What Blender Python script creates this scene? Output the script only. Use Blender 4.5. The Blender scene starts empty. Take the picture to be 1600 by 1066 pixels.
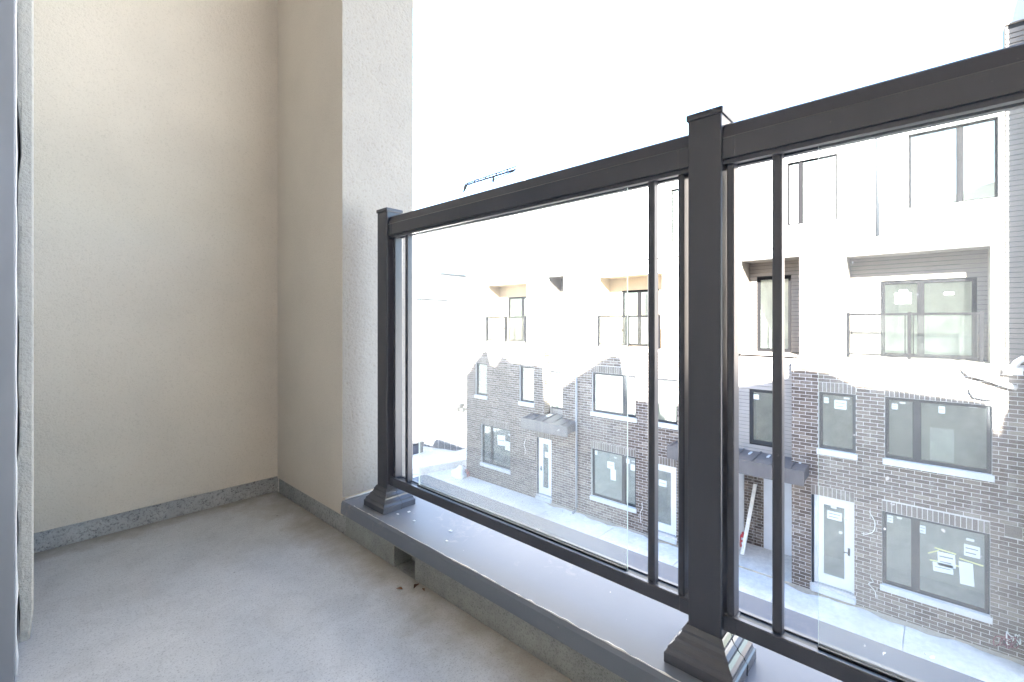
import bpy, bmesh, math, random
from mathutils import Vector, Matrix
random.seed(7)
SC = bpy.context.scene
COL = SC.collection

# ------------------------------------------------------------------ camera, sky, sun, exposure
cam_d = bpy.data.cameras.new('camera')
cam = bpy.data.objects.new('camera', cam_d)
COL.objects.link(cam)
SC.camera = cam
cam_d.sensor_width = 36.0
cam_d.lens = 36.0 * 721 / 1600
cam_d.shift_y = -31 / 1600
cam_d.clip_start = 0.02
cam_d.clip_end = 900
cam.location = (0, 0, 0)
cam.rotation_euler = (math.radians(90), 0, math.atan2(665, 721) - math.pi / 2)

SUN = Vector((1.0, 0.40, -0.56)).normalized()          # the way the light travels
world = bpy.data.worlds.new('World')
SC.world = world
world.use_nodes = True
wn = world.node_tree
wn.nodes.clear()
w_out = wn.nodes.new('ShaderNodeOutputWorld')
w_bg = wn.nodes.new('ShaderNodeBackground')
w_sky = wn.nodes.new('ShaderNodeTexSky')
w_sky.sky_type = 'NISHITA'
w_sky.sun_disc = False
w_sky.sun_elevation = math.asin(-SUN.z)
w_sky.sun_rotation = math.atan2(-SUN.x, -SUN.y)
w_sky.air_density = 1.0
w_sky.dust_density = 0.4
w_sky.ozone_density = 2.5
w_bg.inputs['Strength'].default_value = 0.06
wn.links.new(w_sky.outputs[0], w_bg.inputs['Color'])
wn.links.new(w_bg.outputs[0], w_out.inputs['Surface'])

sun_d = bpy.data.lights.new('sun', 'SUN')
sun_d.energy = 5.0
sun_d.angle = math.radians(0.5)
sun_d.color = (1.0, 0.95, 0.88)
sun_o = bpy.data.objects.new('sun', sun_d)
COL.objects.link(sun_o)
sun_o.rotation_euler = SUN.to_track_quat('-Z', 'Y').to_euler()

vs = SC.view_settings
vs.view_transform = 'Standard'
vs.look = 'None'
vs.exposure = 4.35
vs.gamma = 1.0
vs.use_curve_mapping = False
SC.cycles.use_denoising = True
SC.cycles.max_bounces = 10
SC.cycles.transparent_max_bounces = 24

# ------------------------------------------------------------------ helpers
class MB:
    """collects shapes and links them as ONE mesh object"""
    def __init__(self):
        self.bm = bmesh.new()
    def quad(self, pts, mi=0):
        f = self.bm.faces.new([self.bm.verts.new(p) for p in pts])
        f.material_index = mi
        return f
    def box(self, x0, x1, y0, y1, z0, z1, mi=0, bev=0.0, seg=1):
        if x0 > x1: x0, x1 = x1, x0
        if y0 > y1: y0, y1 = y1, y0
        if z0 > z1: z0, z1 = z1, z0
        v = [self.bm.verts.new((x, y, z)) for x in (x0, x1) for y in (y0, y1) for z in (z0, z1)]
        fs = []
        for idx in ((0, 1, 3, 2), (4, 6, 7, 5), (0, 4, 5, 1), (2, 3, 7, 6), (0, 2, 6, 4), (1, 5, 7, 3)):
            f = self.bm.faces.new([v[i] for i in idx]); f.material_index = mi; fs.append(f)
        if bev:
            es = list({e for f in fs for e in f.edges})
            bmesh.ops.bevel(self.bm, geom=es, offset=bev, segments=seg, affect='EDGES', profile=0.6)
        return self
    def prism(self, pts, a0, a1, axis, mi=0, bev=0.0):
        """polygon pts (2-D) extruded along axis: x -> (y,z), y -> (x,z), z -> (x,y)"""
        def P(p, a):
            if axis == 'x': return (a, p[0], p[1])
            if axis == 'y': return (p[0], a, p[1])
            return (p[0], p[1], a)
        A = [self.bm.verts.new(P(p, a0)) for p in pts]
        B = [self.bm.verts.new(P(p, a1)) for p in pts]
        n = len(pts); fs = []
        fs.append(self.bm.faces.new(A)); fs.append(self.bm.faces.new(B[::-1]))
        for i in range(n):
            fs.append(self.bm.faces.new((A[i], B[i], B[(i + 1) % n], A[(i + 1) % n])))
        for f in fs: f.material_index = mi
        if bev:
            es = list({e for f in fs for e in f.edges})
            bmesh.ops.bevel(self.bm, geom=es, offset=bev, segments=2, affect='EDGES')
        return self
    def tube(self, pts, r, n=8, mi=0, cap=True):
        pts = [Vector(p) for p in pts]
        rings = []
        for i, p in enumerate(pts):
            d = (pts[min(i + 1, len(pts) - 1)] - pts[max(i - 1, 0)]).normalized()
            up = Vector((0, 0, 1)) if abs(d.z) < 0.9 else Vector((1, 0, 0))
            a = d.cross(up).normalized(); b = d.cross(a).normalized()
            rr = r[i] if isinstance(r, (list, tuple)) else r
            rings.append([self.bm.verts.new(p + (a * math.cos(2 * math.pi * k / n) + b * math.sin(2 * math.pi * k / n)) * rr) for k in range(n)])
        for i in range(len(rings) - 1):
            for k in range(n):
                f = self.bm.faces.new((rings[i][k], rings[i][(k + 1) % n], rings[i + 1][(k + 1) % n], rings[i + 1][k]))
                f.material_index = mi; f.smooth = True
        if cap:
            for rg in (rings[0], rings[-1][::-1]):
                f = self.bm.faces.new(rg); f.material_index = mi
        return self
    def build(self, name, mats, parent=None, smooth=False):
        bmesh.ops.recalc_face_normals(self.bm, faces=self.bm.faces)
        me = bpy.data.meshes.new(name)
        if smooth:
            for f in self.bm.faces: f.smooth = True
        self.bm.to_mesh(me); self.bm.free()
        for m in (mats if isinstance(mats, (list, tuple)) else [mats]):
            me.materials.append(m)
        return link(name, me, parent)

def abs_loc(o):
    v = Vector((0, 0, 0))
    while o is not None:
        if o.parent is None: v += o.location
        o = o.parent
    return v

def link(name, me, parent=None):
    """meshes are written in world metres; the parent inverse keeps them there"""
    o = bpy.data.objects.new(name, me)
    COL.objects.link(o)
    if parent is not None:
        o.parent = parent
        o.matrix_parent_inverse = Matrix.Translation(-abs_loc(parent)) if parent.parent is None else parent_inv(parent)
    return o

def parent_inv(p):
    """inverse of a part's world matrix (parts carry only translation and scale)"""
    m = Matrix.Translation(p.location) @ Matrix.Diagonal((p.scale.x, p.scale.y, p.scale.z, 1))
    return m.inverted()

def thing(name, label, cat, loc, group=None):
    o = bpy.data.objects.new(name, None)
    COL.objects.link(o)
    o.empty_display_size = 0.2
    o.location = loc
    return tag(o, label, cat, group)

def tag(o, label, cat, group=None):
    o['label'] = label; o['category'] = cat
    if group: o['group'] = group
    return o

def struct(o, kind='structure'):
    o['kind'] = kind
    return o

# ------------------------------------------------------------------ materials
class NT:
    def __init__(self, name):
        self.m = bpy.data.materials.new(name); self.m.use_nodes = True
        self.t = self.m.node_tree; self.t.nodes.clear()
        self.out = self.n('ShaderNodeOutputMaterial')
    def n(self, typ, **kw):
        x = self.t.nodes.new(typ)
        for k, v in kw.items(): setattr(x, k, v)
        return x
    def l(self, a, b): self.t.links.new(a, b)
    def setin(self, node, key, v):
        if hasattr(v, 'links') or hasattr(v, 'is_output'): self.l(v, node.inputs[key])
        else: node.inputs[key].default_value = v
    def coord(self, sc=(1, 1, 1)):
        g = self.n('ShaderNodeNewGeometry'); mp = self.n('ShaderNodeMapping')
        mp.inputs['Scale'].default_value = sc
        self.l(g.outputs['Position'], mp.inputs['Vector'])
        return mp.outputs[0]
    def noise(self, scale, detail=4, rough=0.55, vec=None, dist=0.0):
        x = self.n('ShaderNodeTexNoise')
        x.inputs['Scale'].default_value = scale; x.inputs['Detail'].default_value = detail
        x.inputs['Roughness'].default_value = rough; x.inputs['Distortion'].default_value = dist
        self.l(vec if vec is not None else self.coord(), x.inputs['Vector'])
        return x.outputs['Fac']
    def ramp(self, fac, stops):
        r = self.n('ShaderNodeValToRGB'); e = r.color_ramp.elements
        while len(e) < len(stops): e.new(0.5)
        for i, (p, c) in enumerate(stops):
            e[i].position = p
            e[i].color = c if len(c) == 4 else (*c, 1)
        self.l(fac, r.inputs[0])
        return r.outputs[0]
    def mix(self, fac, a, b, typ='MIX'):
        x = self.n('ShaderNodeMix', data_type='RGBA', blend_type=typ)
        self.setin(x, 0, fac)
        for k, v in ((6, a), (7, b)):
            if isinstance(v, tuple): x.inputs[k].default_value = v if len(v) == 4 else (*v, 1)
            else: self.l(v, x.inputs[k])
        return x.outputs[2]
    def math(self, op, a, b=0.0, clamp=False):
        x = self.n('ShaderNodeMath', operation=op, use_clamp=clamp)
        self.setin(x, 0, a); self.setin(x, 1, b)
        return x.outputs[0]
    def bump(self, h, strength, dist, normal=None):
        b = self.n('ShaderNodeBump')
        b.inputs['Strength'].default_value = strength; b.inputs['Distance'].default_value = dist
        self.l(h, b.inputs['Height'])
        if normal is not None: self.l(normal, b.inputs['Normal'])
        return b.outputs[0]
    def bsdf(self, color, rough=0.7, metal=0.0, normal=None, spec=0.5):
        p = self.n('ShaderNodeBsdfPrincipled')
        if isinstance(color, tuple): p.inputs['Base Color'].default_value = color if len(color) == 4 else (*color, 1)
        else: self.l(color, p.inputs['Base Color'])
        self.setin(p, 'Roughness', rough); self.setin(p, 'Metallic', metal)
        p.inputs['Specular IOR Level'].default_value = spec
        if normal is not None: self.l(normal, p.inputs['Normal'])
        return p.outputs[0]
    def done(self, sh):
        self.l(sh, self.out.inputs['Surface']); return self.m

def simple(name, col, rough=0.7, metal=0.0, var=0.12, vscale=3.0, bscale=0, bstr=0.2, bdist=0.002, spec=0.5):
    t = NT(name)
    n = t.noise(vscale, 5)
    lo = tuple(c * (1 - var) for c in col); hi = tuple(min(1, c * (1 + var)) for c in col)
    c = t.ramp(n, [(0.3, lo), (0.7, hi)])
    nor = t.bump(t.noise(bscale, 4), bstr, bdist) if bscale else None
    return t.done(t.bsdf(c, rough, metal, nor, spec))

def stucco_mat(name, col, coarse=1.0, dirt=0.0, bd=0.004):
    t = NT(name)
    a = t.noise(210 * coarse, 5, 0.65); b = t.noise(60 * coarse, 3, 0.6); c = t.noise(2.2, 5)
    h = t.math('ADD', t.math('MULTIPLY', a, 0.6), t.math('MULTIPLY', b, 0.5))
    lo = tuple(x * 0.93 for x in col); hi = tuple(min(1, x * 1.05) for x in col)
    base = t.ramp(c, [(0.3, lo), (0.7, hi)])
    pit = t.ramp(a, [(0.28, (0.82, 0.81, 0.79)), (0.46, (1, 1, 1))])
    base = t.mix(1.0, base, pit, 'MULTIPLY')
    if dirt:
        s = t.noise(5, 6, 0.65, t.coord((1, 1, 0.25)))
        base = t.mix(t.math('MULTIPLY', t.ramp(s, [(0.52, (0, 0, 0)), (0.75, (1, 1, 1))]), dirt), base, (0.42, 0.38, 0.32))
    return t.done(t.bsdf(base, 0.92, 0, t.bump(h, 0.6, bd), 0.2))

def concrete_mat(name, col, speck=0.5, bump=0.4, scale=1.0):
    t = NT(name)
    big = t.noise(2.5 * scale, 6, 0.6); mid = t.noise(16 * scale, 6, 0.7); fine = t.noise(170 * scale, 4, 0.7)
    c = t.ramp(big, [(0.28, tuple(x * 0.80 for x in col)), (0.72, tuple(x * 1.13 for x in col))])
    m = t.ramp(mid, [(0.32, (0.84, 0.84, 0.85)), (0.62, (1.03, 1.03, 1.02))])
    c = t.mix(1.0, c, m, 'MULTIPLY')
    f = t.ramp(fine, [(0.33, (1 - 0.5 * speck,) * 3), (0.50, (1, 1, 1))])
    c = t.mix(1.0, c, f, 'MULTIPLY')
    h = t.math('ADD', t.math('MULTIPLY', mid, 0.8), t.math('MULTIPLY', fine, 0.5))
    return t.done(t.bsdf(c, 0.85, 0, t.bump(h, bump, 0.006), 0.35))

def floor_mat():
    t = NT('balcony concrete')
    g = t.n('ShaderNodeNewGeometry'); s = t.n('ShaderNodeSeparateXYZ'); t.l(g.outputs['Position'], s.inputs[0])
    big = t.noise(2.0, 6, 0.6); mid = t.noise(11, 7, 0.72, None, 0.4); fine = t.noise(230, 4, 0.72)
    c = t.ramp(big, [(0.28, (0.57, 0.59, 0.62)), (0.72, (0.69, 0.70, 0.72))])
    c = t.mix(1.0, c, t.ramp(mid, [(0.30, (0.88, 0.88, 0.88)), (0.58, (1.02, 1.02, 1.02))]), 'MULTIPLY')
    br = t.noise(75, 6, 0.8, t.coord((0.8, 1.5, 1)), 0.6)          # short trowel marks
    c = t.mix(1.0, c, t.ramp(br, [(0.33, (0.80, 0.80, 0.82)), (0.47, (1, 1, 1))]), 'MULTIPLY')
    c = t.mix(1.0, c, t.ramp(fine, [(0.35, (0.58, 0.58, 0.60)), (0.46, (1, 1, 1))]), 'MULTIPLY')
    v = t.n('ShaderNodeTexVoronoi'); v.inputs['Scale'].default_value = 7.0
    t.l(t.coord(), v.inputs['Vector'])
    spots = t.ramp(v.outputs['Distance'], [(0.018, (0.25, 0.25, 0.25)), (0.035, (1, 1, 1))])
    c = t.mix(0.8, c, spots, 'MULTIPLY')
    # brown silt washed against the curb and into the corner
    nz = t.noise(7, 5, 0.65)
    dx = t.math('SUBTRACT', 0.834, s.outputs['X'])
    dy = t.math('SUBTRACT', 2.245, s.outputs['Y'])
    near = t.math('MINIMUM', dx, t.math('MULTIPLY', dy, 1.6))
    near = t.math('MINIMUM', near, t.math('ADD', t.math('MULTIPLY', t.math('ADD', dx, dy), 0.45), 0.0))
    edge = t.math('SUBTRACT', t.math('MULTIPLY', nz, 0.34), near)
    msk = t.ramp(edge, [(0.0, (0, 0, 0)), (0.16, (1, 1, 1))])
    c = t.mix(t.math('MULTIPLY', msk, 0.72), c, (0.27, 0.235, 0.185))
    h = t.math('ADD', t.math('MULTIPLY', mid, 0.9), t.math('ADD', t.math('MULTIPLY', fine, 0.35), t.math('MULTIPLY', br, 0.5)))
    return t.done(t.bsdf(c, 0.72, 0, t.bump(h, 0.35, 0.005), 0.4))

def cap_mat(nm='grey cap flashing', k=(1, 1, 1), spec=0.3, dusty=0.45):
    """painted metal flashing with dust and smeared sealant"""
    t = NT(nm)
    a = t.noise(3.5, 6, 0.6); b = t.noise(26, 6, 0.7, None, 1.0); v = t.noise(55, 2)
    c = t.ramp(a, [(0.3, (0.165 * k[0], 0.183 * k[1], 0.22 * k[2])), (0.7, (0.192 * k[0], 0.212 * k[1], 0.255 * k[2]))])
    dust = t.ramp(t.math('MULTIPLY', a, b), [(0.30, (0, 0, 0)), (0.42, (1, 1, 1))])
    c = t.mix(t.math('MULTIPLY', dust, dusty), c, (0.36, 0.35, 0.34))
    sp = t.ramp(v, [(0.76, (0, 0, 0)), (0.79, (1, 1, 1))])
    c = t.mix(t.math('MULTIPLY', sp, 0.8), c, (0.5, 0.5, 0.5))
    r = t.math('ADD', 0.33, t.math('MULTIPLY', a, 0.22))
    return t.done(t.bsdf(c, r, 0.0, t.bump(a, 0.15, 0.01), spec))

def metal_mat(name, col, rough=0.36):
    t = NT(name)
    a = t.noise(7, 5, 0.6, t.coord((1, 1, 0.35))); f = t.noise(320, 3)
    c = t.ramp(a, [(0.3, tuple(x * 0.9 for x in col)), (0.7, tuple(x * 1.12 for x in col))])
    sc = t.noise(60, 3, 0.7)
    c = t.mix(t.math('MULTIPLY', t.ramp(sc, [(0.70, (0, 0, 0)), (0.76, (1, 1, 1))]), 0.12), c, (0.4, 0.4, 0.4))
    r = t.math('ADD', rough - 0.02, t.math('MULTIPLY', a, 0.05))
    return t.done(t.bsdf(c, r, 0, None, 0.6))

def brick_mat(name, dark, light, tint):
    t = NT(name)
    g = t.n('ShaderNodeNewGeometry'); oi = t.n('ShaderNodeObjectInfo')
    rnd = t.math('FRACT', t.math('ADD', g.outputs['Random Per Island'], t.math('MULTIPLY', oi.outputs['Random'], 7.31)))
    c = t.ramp(rnd, [(0.0, dark), (0.55, tuple((a + b) / 2 for a, b in zip(dark, light))), (0.9, light), (1.0, tint)])
    n = t.noise(38, 5, 0.7)
    c = t.mix(1.0, c, t.ramp(n, [(0.3, (0.8, 0.8, 0.8)), (0.7, (1.12, 1.12, 1.12))]), 'MULTIPLY')
    smear = t.noise(2.4, 6, 0.75, None, 0.6)                       # mortar smeared over the faces
    c = t.mix(t.math('MULTIPLY', t.ramp(smear, [(0.53, (0, 0, 0)), (0.75, (1, 1, 1))]), 0.40), c, (0.42, 0.40, 0.38))
    return t.done(t.bsdf(c, 0.9, 0, t.bump(n, 0.5, 0.006), 0.25))

def window_glass(name, dust=0.075, refl=2.6):
    t = NT(name)
    tr = t.n('ShaderNodeBsdfTransparent'); tr.inputs[0].default_value = (0.82, 0.86, 0.85, 1)
    gl = t.n('ShaderNodeBsdfGlossy'); gl.inputs['Roughness'].default_value = 0.015; gl.inputs[0].default_value = (0.95, 1, 0.98, 1)
    fr = t.n('ShaderNodeFresnel'); fr.inputs['IOR'].default_value = 1.5
    fac = t.math('MULTIPLY', fr.outputs[0], refl, True)
    t.l(t.bump(t.noise(1.3, 2), 0.08, 0.02), gl.inputs['Normal'])
    m1 = t.n('ShaderNodeMixShader'); t.l(fac, m1.inputs[0]); t.l(tr.outputs[0], m1.inputs[1]); t.l(gl.outputs[0], m1.inputs[2])
    df = t.n('ShaderNodeBsdfDiffuse'); df.inputs[0].default_value = (0.55, 0.58, 0.56, 1)
    d = t.ramp(t.noise(2.5, 6, 0.65, None, 0.5), [(0.35, (dust * 0.5,) * 3), (0.7, (dust * 1.6,) * 3)])
    m2 = t.n('ShaderNodeMixShader'); t.l(d, m2.inputs[0]); t.l(m1.outputs[0], m2.inputs[1]); t.l(df.outputs[0], m2.inputs[2])
    return t.done(m2.outputs[0])

def rail_glass():
    t = NT('guard glass with painted haze and dust')
    tr = t.n('ShaderNodeBsdfTransparent'); tr.inputs[0].default_value = (0.955, 0.975, 0.965, 1)
    gl = t.n('ShaderNodeBsdfGlossy'); gl.inputs['Roughness'].default_value = 0.0
    fr = t.n('ShaderNodeFresnel'); fr.inputs['IOR'].default_value = 1.45
    m1 = t.n('ShaderNodeMixShader'); t.l(t.math('MULTIPLY', fr.outputs[0], 0.45), m1.inputs[0]); t.l(tr.outputs[0], m1.inputs[1]); t.l(gl.outputs[0], m1.inputs[2])
    dt = t.n('ShaderNodeBsdfTranslucent'); dt.inputs[0].default_value = (0.85, 0.85, 0.86, 1)
    a = t.noise(3.2, 6, 0.65, None, 0.6); b = t.noise(75, 2, 0.5)
    f = t.ramp(a, [(0.35, (0.020,) * 3), (0.75, (0.048,) * 3)])  # even white film imitates haze over the view; the specks are dust
    sp = t.math('MULTIPLY', t.ramp(b, [(0.745, (0, 0, 0)), (0.77, (1, 1, 1))]), 0.30)
    fac = t.math('ADD', f, sp, True)
    m2 = t.n('ShaderNodeMixShader'); t.l(fac, m2.inputs[0]); t.l(m1.outputs[0], m2.inputs[1]); t.l(dt.outputs[0], m2.inputs[2])
    return t.done(m2.outputs[0])

M = {}
M['stucco'] = stucco_mat('beige stucco', (0.725, 0.66, 0.575))
M['stucco_pier_dim'] = stucco_mat('pier stucco toned down', (0.38, 0.363, 0.335), 0.45, 0, 0.009)  # same stucco, colour darkened to hold back strong light on the front
M['stucco_edge'] = stucco_mat('rough stucco edge', (0.47, 0.46, 0.43), 0.5, 0, 0.016)
M['strip'] = concrete_mat('pitted base concrete', (0.50, 0.505, 0.51), 1.2, 1.0, 0.8)
M['curb'] = concrete_mat('curb concrete', (0.36, 0.37, 0.36), 0.8, 0.9, 1.3)
M['floor'] = floor_mat()
M['cap'] = cap_mat()
M['cap_tinted'] = cap_mat('cap flashing tinted for reflection', (0.40, 0.50, 0.66), 0.12, 0.08)  # same cap metal, darker and bluer to paint in a reflection difference
M['metal'] = metal_mat('dark grey powder coat', (0.050, 0.052, 0.066), 0.29)
M['metal_gloss'] = metal_mat('glossy shoe coat', (0.085, 0.088, 0.105), 0.17)
M['gasket'] = simple('black gasket', (0.015, 0.016, 0.02), 0.5)
M['glass'] = rail_glass()
M['glass_edge'] = simple('pale glass edge', (0.62, 0.72, 0.68), 0.2, 0, 0.05)
M['sealant'] = simple('white sealant', (0.72, 0.72, 0.72), 0.5, 0, 0.1, 20, 60, 0.5)
M['door_frame'] = metal_mat('grey door frame', (0.20, 0.21, 0.24), 0.5)
M['room'] = simple('bright interior paint', (0.80, 0.775, 0.73), 0.9)
M['drywall'] = simple('interior drywall', (0.55, 0.54, 0.52), 0.9)
M['plain'] = simple('neighbour render', (0.36, 0.345, 0.33), 0.9, 0, 0.15, 1.2)
M['brick'] = brick_mat('grey brown brick', (0.092, 0.072, 0.060), (0.182, 0.146, 0.122), (0.23, 0.192, 0.163))
M['soldier'] = brick_mat('soldier brick', (0.14, 0.120, 0.104), (0.20, 0.175, 0.155), (0.23, 0.205, 0.18))
M['mortar'] = simple('pale mortar', (0.50, 0.485, 0.475), 0.95, 0, 0.12, 8, 90, 0.5)
M['white_stucco'] = stucco_mat('white stucco', (0.74, 0.72, 0.69), 0.25)
M['cream'] = stucco_mat('cream stucco', (0.40, 0.325, 0.235), 0.25)
M['frame_sun_dark'] = simple('frame darkened for sun', (0.007, 0.007, 0.008), 0.7, 0, 0.05, 3, 0, 0.2, 0.002, 0.08)  # same window frames, darkened so sunlight does not wash them out
M['siding_beige'] = simple('beige lap siding', (0.27, 0.25, 0.235), 0.6, 0, 0.08, 1.5)
M['siding'] = simple('grey brown lap siding', (0.158, 0.137, 0.118), 0.6, 0, 0.08, 1.5)
M['sill'] = simple('precast sill', (0.50, 0.51, 0.52), 0.85, 0, 0.08, 6, 120, 0.3)
M['frame'] = metal_mat('charcoal window frame', (0.017, 0.020, 0.025), 0.6)
M['pane'] = window_glass('window glass')
M['pane_sun'] = window_glass('window glass thinned for sun', 0.012, 2.2)  # same glass, film reduced so sunlit panes do not whiten
M['lap_shade'] = simple('painted lap shade', (0.02, 0.02, 0.02), 0.9)  # dark backing painted as the shadow lines between siding laps
M['white_paint'] = simple('white door paint', (0.60, 0.62, 0.64), 0.45, 0, 0.04)
M['pale_door'] = simple('pale blue grey door paint', (0.60, 0.63, 0.68), 0.5, 0, 0.04)
M['canopy'] = metal_mat('mauve grey canopy metal', (0.098, 0.092, 0.094), 0.45)
M['paper'] = simple('white paper', (0.56, 0.60, 0.60), 0.8, 0, 0.03)
M['ink'] = simple('grey print', (0.22, 0.24, 0.25), 0.8)
M['tape'] = simple('yellow green tape', (0.55, 0.56, 0.30), 0.6, 0, 0.1)
M['lane'] = concrete_mat('lane concrete', (0.68, 0.67, 0.65), 0.25, 0.2, 0.5)
M['soil'] = concrete_mat('sandy spill', (0.42, 0.37, 0.30), 0.5, 0.6, 1.0)
M['pipe'] = metal_mat('grey downspout metal', (0.26, 0.27, 0.29), 0.45)
M['white_pipe'] = simple('white downspout', (0.72, 0.72, 0.73), 0.5, 0, 0.05)
M['cable'] = simple('white cable', (0.70, 0.68, 0.66), 0.6)
M['maroon'] = simple('maroon cable jacket', (0.17, 0.045, 0.055), 0.6)
M['red'] = simple('red enamel', (0.50, 0.03, 0.04), 0.35)
M['lumber'] = simple('pale painted lumber', (0.74, 0.73, 0.69), 0.7, 0, 0.1, 12)
M['black'] = simple('black rubber', (0.03, 0.03, 0.03), 0.6)
M['white_steel'] = simple('white crane paint', (0.8, 0.8, 0.8), 0.5)
M['dark_steel'] = simple('dark crane steel', (0.003, 0.003, 0.003), 0.8, 0, 0.05, 3, 0, 0.2, 0.002, 0.05)
M['fabric'] = simple('grey silt fabric', (0.085, 0.088, 0.105), 0.9, 0, 0.15, 5)
M['leaf'] = simple('dry leaf', (0.16, 0.075, 0.04), 0.8, 0, 0.2, 40)
M['heap'] = simple('pale plastic sheeting', (0.75, 0.75, 0.74), 0.6, 0, 0.05)
M['wood'] = simple('tan lumber', (0.36, 0.25, 0.15), 0.8, 0, 0.2, 5)
M['roofing'] = simple('roof covering', (0.30, 0.30, 0.30), 0.9)

# ================================================================== LARGE STRUCTURE
GZ = -7.0            # lane level, camera at 0
FZ = -0.787          # balcony floor
LZ = -0.667          # top of the curb cap
FX = 14.0            # face of the row across the lane

struct(MB().box(-90, 260, -160, 260, GZ - 0.5, GZ).build('ground', M['lane']))
o = MB()
o.box(-1.2, 0.832, -2.95, 2.252, FZ - 0.15, FZ)
struct(o.build('balcony_floor', M['floor']))

# concrete walk along the row, in slabs with open joints
joints = [-9.0, -6.6, -4.2, -1.9, 0.55, 3.05, 5.55, 8.05, 10.55, 13.05, 15.6]
o = MB()
o.box(12.10, 13.98, joints[0], joints[-1], GZ + 0.004, GZ + 0.008)
walk = struct(o.build('pavement', M['mortar']))
for a, b in zip(joints[:-1], joints[1:]):
    link('slab', MB().box(12.10, 13.98, a + 0.009, b - 0.009, GZ + 0.006, GZ + 0.03, 0, 0.004).build('slab_mesh', M['lane']).data, walk)
for ob in [x for x in COL.objects if x.name.startswith('slab_mesh')]:
    bpy.data.objects.remove(ob)
# sandy soil spilled along the foot of the wall
o = MB(); N = 60
for i in range(N):
    y0 = -1.3 + 12.5 * i / N; y1 = -1.3 + 12.5 * (i + 1) / N
    def wd(y): return 0.11 + 0.07 * math.sin(y * 3.1) + 0.05 * math.sin(y * 7.7 + 1) - (0.16 if 2.9 < y < 5.5 else 0)
    a, b = max(0.015, wd(y0)), max(0.015, wd(y1))
    o.quad([(13.985, y0, GZ + 0.075), (13.985, y1, GZ + 0.075), (13.985 - b, y1, GZ + 0.034), (13.985 - a, y0, GZ + 0.034)])
struct(o.build('soil', M['soil']), 'stuff')

# ------------------------------------------------------------------ the building we stand in
own = thing('stucco_building', 'beige stucco building with the recessed concrete balcony in the foreground', 'building', (0, 2.245, FZ))
MB().box(0.0355, 1.147, 2.245, 2.5, -0.717, 2.30).build('back_wall', M['stucco'], own)
# return wall and pier: inner face beige and smooth, front face rough, its colour darkened against bright light
o = MB()
x0, x1, y0, y1, z0, z1 = 0.834, 1.147, 1.627, 2.2449, -0.7235, 2.30
o.quad([(x0, y0, z0), (x0, y1, z0), (x0, y1, z1), (x0, y0, z1)], 0)
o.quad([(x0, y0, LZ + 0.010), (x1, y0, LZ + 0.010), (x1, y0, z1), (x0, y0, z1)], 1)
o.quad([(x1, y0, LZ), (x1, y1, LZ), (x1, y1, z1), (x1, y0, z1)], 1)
o.quad([(x0, y0, z0), (x0, y1, z0), (x1, y1, z0), (x1, y0, z0)], 0)
o.quad([(x0, y1, z0), (x1, y1, z0), (x1, y1, z1), (x0, y1, z1)], 0)
o.build('pier', [M['stucco'], M['stucco_pier_dim']], own)
o = MB()
o.box(-0.2, 0.841, 2.253, 2.45, FZ - 0.1, -0.7175)
o.build('base_course', M['strip'], own)
MB().box(0.842, 1.10, 1.60, 2.2525, FZ - 0.1, -0.7245).build('base_course', M['strip'], own)
# house wall beside the door: stucco edge, dark gap, grey door frame
o = MB()
N = 46
prev = None
for i in range(N + 1):                                    # hand-trowelled end of the stucco layer
    z = -0.738 + (2.30 + 0.738) * i / N
    j = 0.0022 * math.sin(i * 1.9) + 0.0018 * math.sin(i * 0.77 + 1) + random.uniform(-0.0008, 0.0008)
    k = 0.0006 * math.sin(i * 1.3)
    end = 0.006 if i == 0 else 0
    ring = [(0.0105 + j, 1.549, z), (0.016 + k, 1.5475 + k, z), (0.031 - end, 1.5473, z), (0.0348 - end, 1.5515, z), (0.0352 - end, 1.60, z), (0.0352, 2.2445, z), (0.0105, 2.2445, z)]
    vsr = [o.bm.verts.new(p) for p in ring]
    if prev:
        for q in range(len(ring)):
            f = o.bm.faces.new((prev[q], prev[(q + 1) % len(ring)], vsr[(q + 1) % len(ring)], vsr[q])); f.smooth = q in (2, 3)
    else: o.bm.faces.new(vsr)
    prev = vsr
o.bm.faces.new(prev[::-1])
o.build('stucco_edge', M['stucco_edge'], own)
MB().box(-0.25, 0.0104, 1.575, 2.44, FZ - 0.05, 2.30).build('sheathing', M['pipe'], own)
MB().box(-0.16, 0.0048, 1.44, 1.570, FZ - 0.05, 2.30, 0, 0.002).build('door_frame', M['door_frame'], own)
o = MB()
pts = []
for i in range(60):
    z = -0.80 + 3.0 * i / 59
    pts.append((0.0062 + 0.0006 * math.sin(i * 1.7), 1.5065 + 0.001 * math.sin(i * 0.9), z))
o.tube(pts, [0.0022 + (0.0022 if i < 7 and i % 3 == 1 else 0) + 0.0004 * math.sin(i * 2.3) for i in range(60)], 6)
o.build('caulk_bead', M['sealant'], own)
# rest of the house wall, room behind the open door, ceiling, floors below and roof above
o = MB()
o.box(-0.25, 0.035, -2.9, -1.1, FZ - 0.05, 2.2999)
o.build('house_wall', M['stucco'], own)
o = MB()
o.box(-2.3, -2.2, -3, 2.6, FZ, 2.30); o.box(-2.2, -0.25, 2.6, 2.7, FZ, 2.30); o.box(-2.2, -0.25, -3.1, -3.0, FZ, 2.30)
o.box(-4.6, -1.2, -3.1, 2.7, FZ - 0.1, FZ - 0.01)
o.build('interior_room', M['room'], own)
MB().box(-10, 1.147, -20, 10.6, 2.30, 3.9).build('upper_wall', M['stucco'], own)
MB().box(1.1471, 2.0, -20, 10.6, 2.30, 3.4).build('added_sky_blocker', M['stucco'], own)  # unseen mass added to cut sky light on the pier and cap
MB().box(-10, 1.147, 2.5, 10.6, FZ - 0.16, 2.2995).build('upper_wall', M['stucco'], own)
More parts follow.
